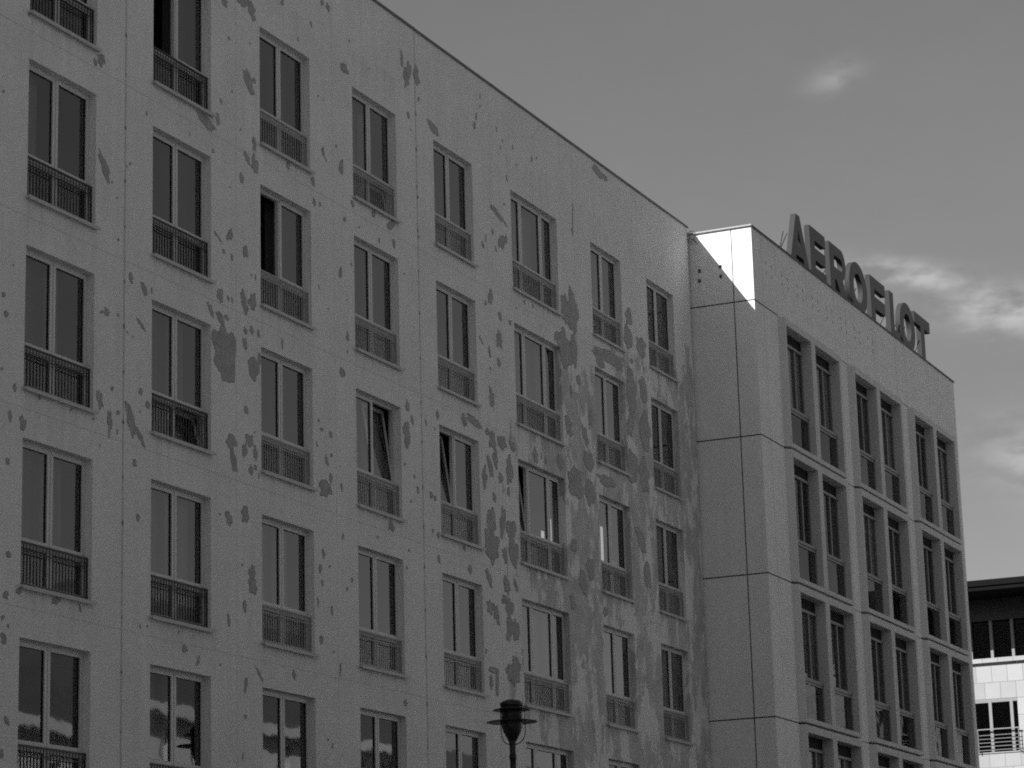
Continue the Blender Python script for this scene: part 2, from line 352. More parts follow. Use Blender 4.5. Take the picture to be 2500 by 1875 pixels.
# flaked patches where the paint has come off, in wall metres: top x, top z, bottom x, bottom z, width
PATCHES = "38.89,19.69,39.12,19.39,0.29;37.94,19.35,38.16,19.37,0.33;38.5,19.55,38.95,19.65,0.34;34.11,17.07,34.16,16.86,0.21;33.95,16.93,33.97,16.8,0.09;32.09,17.07,32.11,17,0.06;31.46,15.6,31.48,15.55,0.07;38.19,18.75,38.23,18.69,0.08;38.72,18.3,39.08,17.94,0.34;39.05,18.26,39.14,18.17,0.13;37.89,17.5,37.97,17.41,0.07;38.31,17.79,38.32,17.73,0.04;40.74,19.61,40.74,19.53,0.05;41.24,20.11,41.28,19.97,0.06;40.12,20.12,40.18,20.05,0.18;41.91,20.7,41.96,20.54,0.16;41.66,20.67,41.75,20.61,0.25;42.53,19.68,42.66,19.52,0.26;37.14,16.99,37.7,16.86,0.4;37.8,17.2,37.83,16.99,0.13;35.5,16.52,35.52,16.43,0.04;36.88,16.56,36.88,16.5,0.03;37.64,16.5,37.67,16.42,0.07;35,15.47,35.03,15.44,0.12;34.9,15.41,34.91,15.36,0.04;39.07,17.16,39.1,16.87,0.12;38.73,16.77,38.93,16.59,0.17;39.1,16.79,39.11,16.48,0.23;38.62,16.35,38.65,16.14,0.12;41.66,17.73,41.69,17.55,0.11;41.72,17.57,41.83,17.48,0.06;42.42,17.68,42.38,17.42,0.14;42.2,17.95,42.22,17.88,0.06;41.49,18.71,41.52,18.68,0.08;41.71,18.7,41.74,18.67,0.04;42.48,16.56,42.54,16.51,0.12;41.24,17.02,41.3,16.86,0.15;41.3,16.62,41.32,16.47,0.11;41.52,16.6,41.55,16.53,0.09;34.11,15.39,34.4,14.97,0.22;34.47,15,34.5,14.97,0.06;34.63,14.78,34.64,14.75,0.04;34.68,14.1,34.69,14.05,0.06;37.69,15.01,37.8,14.97,0.11;37.8,14.97,37.96,14.87,0.06;38.23,15.21,38.26,15.01,0.15;38.12,15.07,38.18,15,0.16;37.99,14.78,38.03,14.7,0.08;38.72,15.03,38.8,14.82,0.18;38.28,14.76,38.31,14.65,0.07;38.23,15.98,38.25,15.95,0.04;38.94,18.9,38.96,18.86,0.04;38.6,17.17,38.62,17.12,0.04;40.31,17.04,40.34,16.91,0.12;31.56,12.44,31.58,12.36,0.09;31.63,12.17,31.65,12.07,0.1;31.79,12.93,31.81,12.9,0.06;31.56,11.28,31.57,11.24,0.06;35.03,13.62,35.1,13.45,0.13;35.38,13.54,35.55,13.34,0.15;35.69,13.53,35.7,13.43,0.04;35.27,12.89,35.49,12.75,0.13;34.95,12.61,34.99,12.58,0.05;35.11,12.57,35.16,12.55,0.04;34.34,12.85,34.39,12.73,0.16;34.21,12.78,34.23,12.74,0.14;34.69,12.85,34.7,12.79,0.05;31.88,11.1,31.91,10.98,0.09;31.78,10.67,31.8,10.51,0.09;32.1,10.64,32.13,10.43,0.16;31.74,9.95,31.76,9.84,0.09;34.14,11.48,34.23,11.18,0.14;34.52,11.61,34.55,11.54,0.09;34.71,11.25,34.73,11.19,0.11;34.46,11.2,34.49,10.85,0.13;34.69,10.95,34.7,10.87,0.04;34.96,11.44,35.2,10.94,0.22;35.2,11.12,35.49,10.84,0.13;35.41,10.85,35.53,10.82,0.1;35.37,11.76,35.38,11.64,0.09;35.58,11.59,35.6,11.45,0.12;35.36,11.39,35.37,11.34,0.03;35.2,10.56,35.22,10.43,0.1;34.19,10.61,34.21,10.58,0.04;37.83,14.03,37.96,13.82,0.22;38.15,13.99,38.17,13.89,0.06;38.28,13.98,38.31,13.89,0.06;38.63,14.17,38.8,13.81,0.22;39.02,14.24,38.99,13.91,0.21;37.48,13.69,37.67,13.49,0.15;37.77,13.6,38.04,13.43,0.27;38.04,13.6,38.17,13.55,0.16;38.06,13.41,38.03,12.45,0.77;37.85,13.22,37.85,13,0.21;39.01,13.09,39.04,12.67,0.34;39.23,13.19,39.23,12.96,0.11;38.96,13.62,38.97,13.48,0.12;38.74,13.54,38.77,13.43,0.12;38.71,13.36,38.76,13.15,0.14;39.18,13.61,39.24,13.47,0.07;40.06,13.67,40.07,13.45,0.05;39.11,14.6,39.11,14.49,0.04;38.97,14.58,38.98,14.51,0.03;38.22,11.55,38.3,11.29,0.31;38.27,11.31,38.4,10.89,0.17;38.86,11.67,38.89,11.45,0.25;38.7,11.47,38.72,11.23,0.16;39.05,11.51,39.11,11.24,0.11;38.91,11.12,38.94,10.96,0.14;39.08,11.17,39.09,11.07,0.08;39.19,11.03,39.2,10.94,0.03;38.76,12.14,38.77,12.02,0.14;39.06,11.75,39.07,11.73,0.07;42.33,15.54,42.32,15.35,0.09;42.37,13.58,42.34,13.43,0.18;41.45,14.99,41.46,14.91,0.04;41.81,14.63,41.83,14.6,0.05;42.57,14.36,42.57,14.18,0.06;41.85,12.3,41.86,12.17,0.11;41.51,12.3,41.52,12.23,0.11;41.39,12.44,41.41,12.38,0.06;41.65,11.79,41.74,11.63,0.12;41.87,11.88,41.88,11.81,0.09;41.61,11.35,41.64,11.03,0.45;41.83,11.5,41.85,11.33,0.12;42.26,11.4,42.26,11.25,0.06;41.31,12,41.34,11.91,0.05;32.55,11.05,32.55,10.99,0.06;33.38,11.02,33.4,10.98,0.09;34.01,10.99,34.02,10.97,0.07;35.31,9.69,35.33,9.57,0.09;38.13,10.19,38.21,9.96,0.2;38.72,10.37,38.72,10.1,0.24;37.87,10.12,37.88,10.08,0.06;39.01,9.38,38.87,9.09,0.21;38.95,9.15,39,8.89,0.27;38.68,8.74,38.71,8.55,0.11;38.13,8.45,38.19,8.23,0.08;38.6,9.36,38.62,9.32,0.05;31.8,8.56,31.82,8.46,0.12;31.74,7.96,31.78,7.85,0.14;31.69,7.6,31.71,7.53,0.08;31.72,7.35,31.74,7.17,0.12;32.08,8.05,32.09,7.96,0.14;31.83,7.48,31.84,7.43,0.06;33.68,8.02,33.73,7.89,0.05;33.04,8.04,33.08,7.95,0.25;35.4,7.92,35.41,7.86,0.05;35.61,7.94,35.62,7.9,0.04;36.74,7.75,36.76,7.63,0.15;37.21,7.63,37.13,7.46,0.07;36.56,7.96,36.56,7.91,0.03;37.88,7.57,37.89,7.54,0.06;41.52,10.05,41.54,9.89,0.1;41.4,9.76,41.4,9.6,0.1;41.76,9.79,41.77,9.75,0.07;41.83,9.07,41.83,8.89,0.07;41.4,8.48,41.43,8.32,0.13;41.3,9.14,41.31,8.98,0.06;41.47,9.48,41.48,9.36,0.07;39.09,7.64,39.28,7.44,0.08;38.75,7.45,38.69,7.17,0.08;40.37,7.74,40.43,7.58,0.11;38.64,6.17,38.61,6.04,0.04;38.69,6.81,38.72,6.74,0.07;41.87,8.25,41.88,8.21,0.06;41.8,6.58,41.78,6.49,0.05;41.63,6.66,41.64,6.61,0.05;31.78,6.12,31.9,6.04,0.16;31.73,5.66,31.73,5.53,0.08;45.07,20.78,45.08,20.46,0.1;45.39,20.63,45.23,20.1,0.27;45.16,20.35,45.23,20.24,0.18;45.68,20.67,45.77,20.26,0.22;42.47,19.66,42.53,19.52,0.18;42.69,19.59,42.72,19.52,0.13;42.78,20.25,42.8,20.2,0.05;43.64,19.96,43.65,19.92,0.03;45.31,19.56,45.34,19.43,0.1;45.67,19.62,45.68,19.59,0.06;45.42,19.24,45.43,19.2,0.04;45.8,20.03,45.83,19.96,0.1;46.22,19.67,46.73,19.48,0.37;48.82,21.06,48.83,20.96,0.04;48.8,20.81,48.82,20.76,0.04;48.61,20.57,48.59,20.4,0.06;48.51,20.34,48.49,20.17,0.09;49.61,20.57,49.66,20.46,0.05;49.91,20.37,49.95,20.31,0.05;49.82,20.18,49.82,20.11,0.04;50.47,20.4,50.49,20.3,0.06;51.5,20.44,51.52,20.32,0.07;51.78,20.51,51.81,20.48,0.07;50.62,20.02,50.64,19.97,0.04;50.1,19.6,50.13,19.46,0.06;55.07,21.26,55.85,21.17,0.4;55.75,21.22,56,21.17,0.25;49.24,18.67,49.8,18.51,0.31;49.8,18.52,50.06,18.43,0.1;49.93,18.92,49.94,18.87,0.08;49.69,18.12,49.8,17.87,0.41;49.98,18.2,49.97,18.02,0.13;49.29,18.16,49.3,18.02,0.07;48.74,17.73,48.82,17.61,0.11;48.94,17.92,48.93,17.78,0.06;49.43,17.81,49.44,17.7,0.08;53.8,19.93,53.73,19.16,0.04;53.73,19.36,53.73,19.25,0.13;42.44,17.69,42.38,17.41,0.14;42.8,17,42.88,16.87,0.1;42.48,16.56,42.55,16.51,0.14;43.1,16.56,43.11,16.52,0.05;43.67,17.01,43.77,16.94,0.27;44.41,17.01,44.48,16.87,0.38;43.94,16.55,43.95,16.44,0.05;44.55,16.7,44.6,16.51,0.1;45.68,17.91,45.69,17.83,0.06;45.68,17.06,45.7,17.01,0.06;42.33,15.54,42.29,15.34,0.1;42.76,15.74,42.77,15.68,0.05;42.57,14.99,42.58,14.96,0.05;42.34,13.58,42.31,13.42,0.18;42.58,14.33,42.56,14.17,0.09;42.56,13.99,42.57,13.93,0.04;45,16.1,45.01,16.07,0.07;49.12,16.77,49.06,16.44,0.19;48.83,16.45,48.85,16.37,0.13;49.54,16.38,49.57,16.21,0.15;50.07,16.33,50.08,16.21,0.13;49.43,15.92,49.53,15.61,0.31;48.47,15.61,48.65,15.48,0.08;48.93,15.48,49.02,15.26,0.1;49.4,15.34,49.47,15.16,0.16;48.98,15.06,49,14.98,0.06;48.99,14.6,49.05,14.2,0.22;50.86,16.96,50.87,16.87,0.07;51.33,16.98,51.34,16.9,0.05;50.42,16.69,50.44,16.66,0.07;53.56,17.85,53.56,16.81,0.58;53.09,17.66,53.17,16.94,0.41;52.88,16.76,53.22,15.92,0.82;53.56,16.81,53.59,16.08,0.37;52.56,16.65,52.64,16.45,0.27;57.06,18.24,57.08,17.85,0.42;56.87,17.8,57.06,17.22,0.52;57.78,17.69,57.83,17.23,0.63;57.14,17.02,57.15,16.91,0.21;54.67,16.72,56.62,16.77,0.59;54.85,16.57,55.41,16.47,0.49;55.73,16.81,56.5,16.63,0.6;57.01,16.74,57.1,15.6,0.62;57.72,16.7,57.97,16.08,0.47;57.84,15.86,57.84,14.89,0.63;57.11,15.72,56.75,15.07,0.41;56.91,14.72,56.93,13.96,0.71;57.62,14.69,57.73,13.87,0.57;53.76,15.89,53.79,15.68,0.23;53.33,15.58,53.33,15.29,0.11;52.95,14.76,53.32,14.41,0.46;54.49,15.19,54.41,14.88,0.24;53.99,14.76,54.18,14.32,0.28;54.26,14.19,54.22,13.78,0.56;47.56,13.76,47.7,13.53,0.23;47.79,13.77,48.47,13.65,0.35;46.38,13.6,46.4,13.41,0.12;45.83,13.3,45.87,13.19,0.06;46.25,13.22,46.26,13.17,0.06;45.03,13.51,45.06,13.31,0.15;45.2,13.25,45.29,13.1,0.1;44.98,13.07,45,12.6,0.29;44.88,12.25,44.88,12.2,0.07;45.29,12.09,45.3,12.01,0.06;45.42,11.89,45.45,11.74,0.08;46.01,11.88,46.04,11.74,0.11;46.19,11.83,46.2,11.72,0.11;45.13,11.56,45.13,11.51,0.06;48.74,13.7,48.77,13.54,0.16;48.94,13.67,49.07,13.29,0.28;49.07,13.29,49.17,12.94,0.24;48.58,12.83,48.55,12.4,0.22;48.75,13.1,48.96,12.7,0.24;49.49,13.68,49.47,13.37,0.4;49.89,13.62,50.12,13.46,0.33;49.83,13.26,49.83,12.72,0.33;49.36,12.84,49.39,12.64,0.2;49.02,12.38,49.03,12.18,0.16;49.74,12.6,49.75,12.43,0.13;51.18,13.72,51.24,13.42,0.26;51.76,13.64,51.78,13.48,0.07;51.55,13.69,51.56,13.55,0.05;52.42,13.74,52.76,13.59,0.62;53.3,13.69,53.52,13,0.82;54.2,13.56,54.25,12.98,0.56;54.78,13.73,55.82,13.69,0.48;48.92,12.01,48.77,11.49,0.43;48.85,11.57,48.81,10.87,0.63;49.47,12.13,49.35,11.48,0.24;49.82,11.92,49.84,11.55,0.49;49.88,11.56,49.96,10.97,0.49;49.42,11.25,49.56,10.97,0.24;44.26,10.99,44.26,10.81,0.23;42.3,10.47,42.27,10.34,0.05;43.67,10.63,43.69,10.59,0.09;46.06,11.14,46.07,11.06,0.06;46.3,11.12,46.31,10.99,0.1;46.27,10.65,46.34,10.51,0.11;42.61,9.68,42.63,9.61,0.06;42.42,9.48,42.43,9.42,0.07;44.88,10.23,44.9,10.17,0.05;47.73,10.66,47.76,10.49,0.15;44.99,10.57,45,10.53,0.1;47.42,11,47.56,10.94,0.15;48.53,10.69,48.78,10.37,0.23;49.42,10.69,49.64,10.32,0.28;49.36,10.28,49.42,10.09,0.28;49.9,10.66,50.08,10.45,0.16;49.71,10.23,49.57,9.85,0.36;49.88,9.82,49.93,9.4,0.4;49.64,9.86,49.57,9.35,0.28;48.57,10.05,48.78,9.81,0.31;48.87,10.02,49.08,9.62,0.23;48.43,9.04,48.44,8.95,0.08;49.99,9.04,49.71,8.45,0.48;49.5,8.85,49.64,8.54,0.36;48.52,8.65,48.98,8.64,0.23;48.63,8.53,48.65,8.25,0.14;48.94,8.66,48.91,8.14,0.16;44.73,7.64,44.73,7.53,0.13;42.14,8.04,42.11,7.84,0.05;53.17,12.03,53.23,11.76,0.36;52.97,10.77,53.08,10.43,0.25;53.65,11.43,53.7,10.87,0.37;54.04,11.74,54.19,11.26,0.42;57.03,12.93,57.57,12.37,0.51;57.55,12.14,57.69,11.56,0.46;54.88,10.74,54.95,10.53,0.28"
openings = [(x, x+w, R0-OH-H*r-0.02, R0-H*r) for x, w in COLS for r in range(ROWS)]
b = MB()
rp = random.Random(3)
for i, t in enumerate(PATCHES.split(';')):
    x1, z1, x2, z2, w = map(float, t.split(','))
    a = Vector((x1, z1)); c = Vector((x2, z2)); L_ = max((a-c).length, 0.03); w = max(w*1.05, 0.03)
    m_ = (a+c)/2; ax_l = (a-c).normalized() if (a-c).length > 1e-4 else Vector((0,1))
    ax_w = Vector((ax_l.y, -ax_l.x)); wn_ = max(w*abs(ax_w.x), 0.5*w)
    n_ = 18 if L_ < 0.25 else 34
    ph = [rp.uniform(0, 6.28) for _ in range(6)]; am = [rp.uniform(.05, .17) for _ in range(6)]
    pts = []
    for k in range(n_):
        t_ = 2*math.pi*k/n_
        rr = 1 + sum(am[q]*math.sin((q+2)*t_+ph[q]) for q in range(6))*(0.85 if w < 0.35 else 0.55) + rp.uniform(-.07, .07)
        p = m_ + ax_l*(math.cos(t_)*L_/2*rr) + ax_w*(math.sin(t_)*wn_/2*rr)
        pts.append(p)
    for p in pts:                                   # keep off the window openings and the parapet
        for o0, o1, o2, o3 in openings:
            if o0-0.004 < p.x < o1+0.004 and o2 < p.y < o3+0.004:
                dd = [(p.x-o0+0.005, 'l'), (o1-p.x+0.005, 'r'), (p.y-o2+0.03, 'b'), (o3-p.y+0.005, 't')]
                v_, s_ = min(dd)
                if s_ == 'l': p.x = o0-0.005
                elif s_ == 'r': p.x = o1+0.005
                elif s_ == 'b': p.y = o2-0.01
                else: p.y = o3+0.005
        p.y = min(p.y, TOP-0.07); p.x = min(p.x, 61.41)
    yy = -0.0045 - 0.00002*i
    k0 = len(b.v); b.v.append((m_.x-ax, yy, m_.y)); b.v += [(p.x-ax, yy, p.y) for p in pts]
    b.v += [(p.x-ax, 0.001, p.y) for p in pts]
    ki = len(b.v)
    for k, p in enumerate(pts):
        d_ = (m_-p); e_ = min(0.016*rp.uniform(0.2, 1.3), d_.length*0.4); q = p + (d_.normalized()*e_ if d_.length > 1e-5 else d_)
        b.v.append((q.x-ax, yy, q.y))
    for k in range(n_):
        k2 = (k+1) % n_
        b.f.append((k0, ki+k, ki+k2)); b.m.append(0)
        b.f.append((ki+k, k0+1+k, k0+1+k2, ki+k2)); b.m.append(1)
        b.f.append((k0+1+k2, k0+1+k, k0+1+n_+k, k0+1+n_+k2)); b.m.append(0)
pm = b.mesh('flaked_patch', [FLAKE, FLAKE_EDGE])
bmm = bmesh.new(); bmm.from_mesh(pm); bmesh.ops.recalc_face_normals(bmm, faces=bmm.faces); bmm.to_mesh(pm); bmm.free()
po = put('flaked_patch', pm, A); po['kind'] = 'stuff'; po['label'] = 'darker bare patches where the render has flaked'

# ---- window kit
FY0, FY1 = 0.138, 0.208
def frame_mesh(w, mulls):
    b = MB(); h = OH
    b.ring(0, w, 0, h, 0.062, FY0, FY1)
    for mx in mulls: b.box(mx-0.03, mx+0.03, FY0, FY1, 0.05, h-0.05)
    xs = [0.05]+[q for mx in mulls for q in (mx-0.03, mx+0.03)]+[w-0.05]
    for i in range(0, len(xs), 2): b.box(xs[i], xs[i+1], FY0, FY1, 0.655, 0.715)
    return b.mesh('window_frame', WHITE), xs
def sash_mesh(w, h, gy=0.0):       # origin at bottom left; profile, gasket line, glass
    b = MB(); b.ring(0, w, 0, h, 0.064, -0.02, 0.045, 0); b.ring(0.064, w-0.064, 0.064, h-0.064, 0.006, 0.0, 0.03, 2)
    b.quad([(0.06,0.012,0.06),(w-0.06,0.012,0.06),(w-0.06,0.012,h-0.06),(0.06,0.012,h-0.06)], 1)
    return b.mesh('sash', [WHITE, GLASS, GASKET])
def rail_mesh(w, m_):
    b = MB(); y = 0.075; t = 0.006
    b.box(0.0, w, y-0.014, y+0.014, 0.665, 0.692)
    b.box(0.01, w-0.01, y-0.007, y+0.007, 0.545, 0.56); b.box(0.01, w-0.01, y-0.005, y+0.005, 0.60, 0.608)
    b.box(0.01, w-0.01, y-0.008, y+0.008, 0.055, 0.072)
    for x in (0.002, w-0.024): b.box(x, x+0.022, y-0.011, y+0.011, 0.03, 0.665)
    n_ = int(w/0.085)
    for i in range(1, n_):
        x = w*i/n_; b.box(x-t, x+t, y-0.006, y+0.006, 0.072, 0.665)
    for q in (0.12*w, 0.55*w, w*0.93): b.box(q-0.012, q+0.012, y+0.014, FY0-0.02, 0.672, 0.686)
    return b.mesh('railing', m_)
def sill_mesh(w):
    b = MB(); x0, x1 = -0.035, w+0.045
    b.box(0.0, w, 0.0, FY0-0.001, -0.018, 0.012); b.box(x0, x1, -0.075, -0.0005, -0.03, 0.004)
    b.box(x0, x1, -0.082, -0.076, -0.055, 0.004)
    return b.mesh('sill', SILL)
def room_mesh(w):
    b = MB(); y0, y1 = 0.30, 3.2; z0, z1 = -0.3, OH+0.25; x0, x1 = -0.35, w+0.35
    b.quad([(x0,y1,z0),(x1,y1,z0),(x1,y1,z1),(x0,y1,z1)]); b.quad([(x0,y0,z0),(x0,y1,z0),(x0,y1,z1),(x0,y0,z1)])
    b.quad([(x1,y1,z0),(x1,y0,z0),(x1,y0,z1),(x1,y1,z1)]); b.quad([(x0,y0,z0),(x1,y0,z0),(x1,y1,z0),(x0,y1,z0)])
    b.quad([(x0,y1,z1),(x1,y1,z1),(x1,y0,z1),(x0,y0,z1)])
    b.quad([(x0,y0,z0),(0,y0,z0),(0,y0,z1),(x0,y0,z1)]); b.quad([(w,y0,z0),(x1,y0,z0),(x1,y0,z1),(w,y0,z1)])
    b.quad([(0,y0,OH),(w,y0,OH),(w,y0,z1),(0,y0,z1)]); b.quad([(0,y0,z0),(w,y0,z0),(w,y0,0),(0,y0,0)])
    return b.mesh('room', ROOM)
def curtain_mesh(x0, x1, z0, z1, m_, seed, y=0.42, amp=0.025):
    r_ = random.Random(seed); b = MB(); n_ = max(6, int((x1-x0)/0.03)); f_ = r_.uniform(35, 55); p_ = r_.uniform(0, 6)
    pts = [(x0+(x1-x0)*i/n_, y+amp*math.sin(f_*(x1-x0)*i/n_+p_)+amp*.5*math.sin(f_*.37*(x1-x0)*i/n_)) for i in range(n_+1)]
    for i in range(n_):
        (xa, ya), (xb, yb) = pts[i], pts[i+1]
        b.quad([(xa,ya,z0),(xb,yb,z0),(xb,yb,z1),(xa,ya,z1)]); 
    return b.mesh('curtain', m_)
KIT = {}
def kit(w, wide):
    k = (round(w, 3), wide)
    if k not in KIT:
        mulls = (0.75, 1.86) if wide else (w*0.487,)
        fm, xs = frame_mesh(w, mulls)
        sashes = []
        for i in range(0, len(xs), 2):
            xa, xb = xs[i]-0.018, xs[i+1]+0.018; sw = xb-xa
            sashes.append((xa, sw, sash_mesh(sw, OH-0.05+0.018-0.70), sash_mesh(sw, 0.655+0.018-0.035)))
        KIT[k] = (fm, sashes, rail_mesh(w, RAIL_D), rail_mesh(w, RAIL_L), sill_mesh(w), room_mesh(w))
    return KIT[k]
# (column, row) -> opened sashes: index, 'u'pper / 'l'ower, tilt degrees about the bottom edge or 's' swung inwards
OPEN = {(5,2): [(1,'u',8)], (6,2): [(0,'u',8)], (7,2): [(0,'u',7)], (5,0): [(1,'l',13)], (3,2): [(1,'l',15)], (4,1): [(0,'u','s')], (3,0): [(0,'u','s')]}
rc = random.Random(11)
for ci, (x, w) in enumerate(COLS):
    wide = w > 2.2
    fm, sashes, rd, rl, sm, rm = kit(w, wide)
    for r in range(ROWS):
        zb = R0-OH-H*r
        win = put('window', fm, A, (x-ax, 0, zb))
        for si, (xa, sw, um, lm_) in enumerate(sashes):
            for part, me, z0 in (('u', um, 0.70), ('l', lm_, 0.035)):
                rot = (0,0,0); y = FY0-0.012+0.02
                for (oi, op, how) in OPEN.get((ci, r), []):
                    if oi == si and op == part:
                        rot = (-math.radians(how), 0, 0) if how != 's' else (0, 0, math.radians(82))
                        y += 0.05 if how == 's' else 0.03
                put('sash', me, win, (xa, y, z0), rot)
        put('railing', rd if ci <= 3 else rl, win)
        put('sill', sm, win)
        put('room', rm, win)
        # curtains: often both halves drawn, sometimes with a dark gap at the right
        k = rc.random(); cm_ = CURT[rc.choice((0, 1, 1, 4, 2))]
        if (ci, r) == (7, 2):  # glowing and white sheets stand in for bright reflections here
            put('curtain', curtain_mesh(1.72, 1.93, 0.76, 0.98, GLOWREFL, 5, 0.27, 0.01), win); put('curtain', curtain_mesh(2.18, 2.31, 0.80, 1.32, GLOWREFL, 6, 0.27, 0.01), win); put('curtain', curtain_mesh(1.1, 1.5, 0.08, 0.55, CURT[3], 7, 0.27, 0.01), win)
        elif (ci, r) == (8, 2):  # again glowing and white sheets in place of pane reflections
            put('curtain', curtain_mesh(0.62, 0.84, 0.82, 1.62, GLOWREFL, 8, 0.27, 0.01), win); put('curtain', curtain_mesh(1.2, 1.55, 0.76, 0.92, CURT[3], 9, 0.27, 0.01), win)
        elif ci in (3, 4) and r in (0, 1):
            put('curtain', curtain_mesh(w*0.5, w*0.93, 0.0, OH, CURT[2], rc.random()), win)
        elif k < 0.62:
            put('curtain', curtain_mesh(0.02, w*rc.choice((0.80, 0.88, 0.97)), 0.0, OH, cm_, rc.random()), win)
        elif k < 0.8:
            put('curtain', curtain_mesh(0.02, w*0.45, 0.0, OH, cm_, rc.random()), win)

# loose rope and bracket at the roof corner
b = MB()
b.tube([(61.46, 0.0, 21.30), (61.44, -0.10, 21.345), (61.44, -0.19, 21.31), (61.44, -0.22, 21.22), (61.44, -0.17, 21.12), (61.44, -0.11, 21.05), (61.45, -0.04, 21.06), (61.46, 0.0, 21.12), (61.46, -0.06, 21.17), (61.46, -0.16, 21.10), (61.46, -0.24, 20.98)], 0.008, 6)
tag(put('cable', b.mesh('cable', IRON)), 'thin dark cable looped over the roof corner where the two blocks meet', 'cable')

# ------------------------------------------------------------------ building B: office block with paired windows
B = thing('office_building', 'pale concrete panel office block with paired tall windows, carrying rooftop letters', 'building', (61.5, 0, 0))
bx = 61.5; YF = -1.70; YP = -1.85; BT = 21.26
SEAMS = [19.31, 15.81, 12.31, 8.76, 5.24, 1.72]
BAYS = [63.28, 69.27, 75.27]; BEND = 81.0
b = MB()
b.box(0, 63.28-bx, YF, 12, 0, BT)                         # corner pier and side wall
b.box(68.2-bx, 69.27-bx, YF, -0.9, 0, SEAMS[0])
b.box(74.2-bx, 75.27-bx, YF, -0.9, 0, SEAMS[0])
b.box(80.2-bx, BEND-bx, YF, 12, 0, BT)
b.box(63.28-bx, 80.2-bx, YF, 12, SEAMS[0], BT)            # parapet zone
b.box(63.28-bx, 80.2-bx, -0.9, 12, 0, SEAMS[0])
put('wall', b.mesh('wall_b', CONC), B)
# seams on the side wall and the corner pier
for z in SEAMS:
    b = MB(); b.prismz([(-0.004, YF-0.004), (1.78, YF-0.004), (1.78, YF+0.01), (0.01, YF+0.01), (0.01, 12), (-0.004, 12)], z-0.014, z+0.014); put('panel_seam', b.mesh('seam', SEAM), B)
    for p0, p1 in ((68.2, 69.27), (74.2, 75.27)):
        b = MB(); b.box(p0-bx, p1-bx, YF-0.004, YF+0.01, z-0.008, z+0.008); put('panel_seam', b.mesh('seam', SEAM), B)
SEAMV = JOINT_FINE
for y in (-1.155, 2.4, 6.0):
    b = MB(); b.box(-0.0055, 0.03, y-0.011, y+0.011, 0, BT-0.03); put('panel_seam', b.mesh('seam_side', SEAM), B)
for x, zt in ((62.22, BT), (63.31, BT), (65.9, BT), (68.33, BT), (69.4, BT), (72.05, BT), (74.3, BT), (75.35, BT), (77.95, BT), (80.1, BT)):
    z0 = 0 if x < 63 else SEAMS[0]+0.01
    b = MB(); b.box(x-0.007-bx, x+0.007-bx, YF-0.0025, YF+0.01, z0, zt-0.03); put('panel_seam', b.mesh('seam_front', JOINT), B)
b = MB()
b.box(-0.03, BEND-bx+0.04, YF-0.035, YF+0.28, BT, BT+0.022); b.box(-0.03, BEND-bx+0.04, YF-0.035, YF-0.028, BT-0.03, BT)
put('roof_flashing', b.mesh('flashing', FLASH_SHADED), B)
b = MB(); b.box(-0.04, 0.3, YF+0.281, 12, BT, BT+0.03); b.box(-0.05, -0.031, YF-0.03, 12, BT+0.0, BT+0.032); b.box(-0.042, -0.036, YF-0.03, 12, BT-0.012, BT)
put('roof_flashing', b.mesh('flashing_side', FLASH_SUNLIT), B)
b = MB(); b.box(0.3, BEND-bx-0.1, YF+0.3, 11.9, BT-0.02, BT+0.005); put('roof', b.mesh('roof_b', DARKROOF), B)
am = MB()
for dz in (-0.035, -0.012, 0.012, 0.035): am.box(-0.006, 0.006, -0.04, 0.04, dz-0.006, dz+0.006)
am.box(-0.006, 0.006, -0.006, 0.006, -0.05, 0.05)
am = am.mesh('anchor_plate', SEAM)
for y, z in ((-0.26, 20.26), (-0.25, 20.0), (-0.83, 20.3), (-0.83, 20.04)): put('anchor_plate', am, B, (-0.004, y, z))
af = MB(); af.box(-0.006, 0.006, -0.006, 0.006, -0.05, 0.05); af.box(0.006, 0.03, -0.005, 0.005, 0.02, 0.03); af = af.mesh('anchor_mark', MULL)
for i in range(8):
    for dx_, dz in ((0.15, 0.0), (0.15, -0.28), (0.9, -0.02), (0.9, -0.30)):
        x = 62.45 + i*1.28 + dx_*0.62
        put('anchor_plate', af, B, (x-bx, YF-0.004, 20.55 + dz + random.uniform(-.02, .02)))

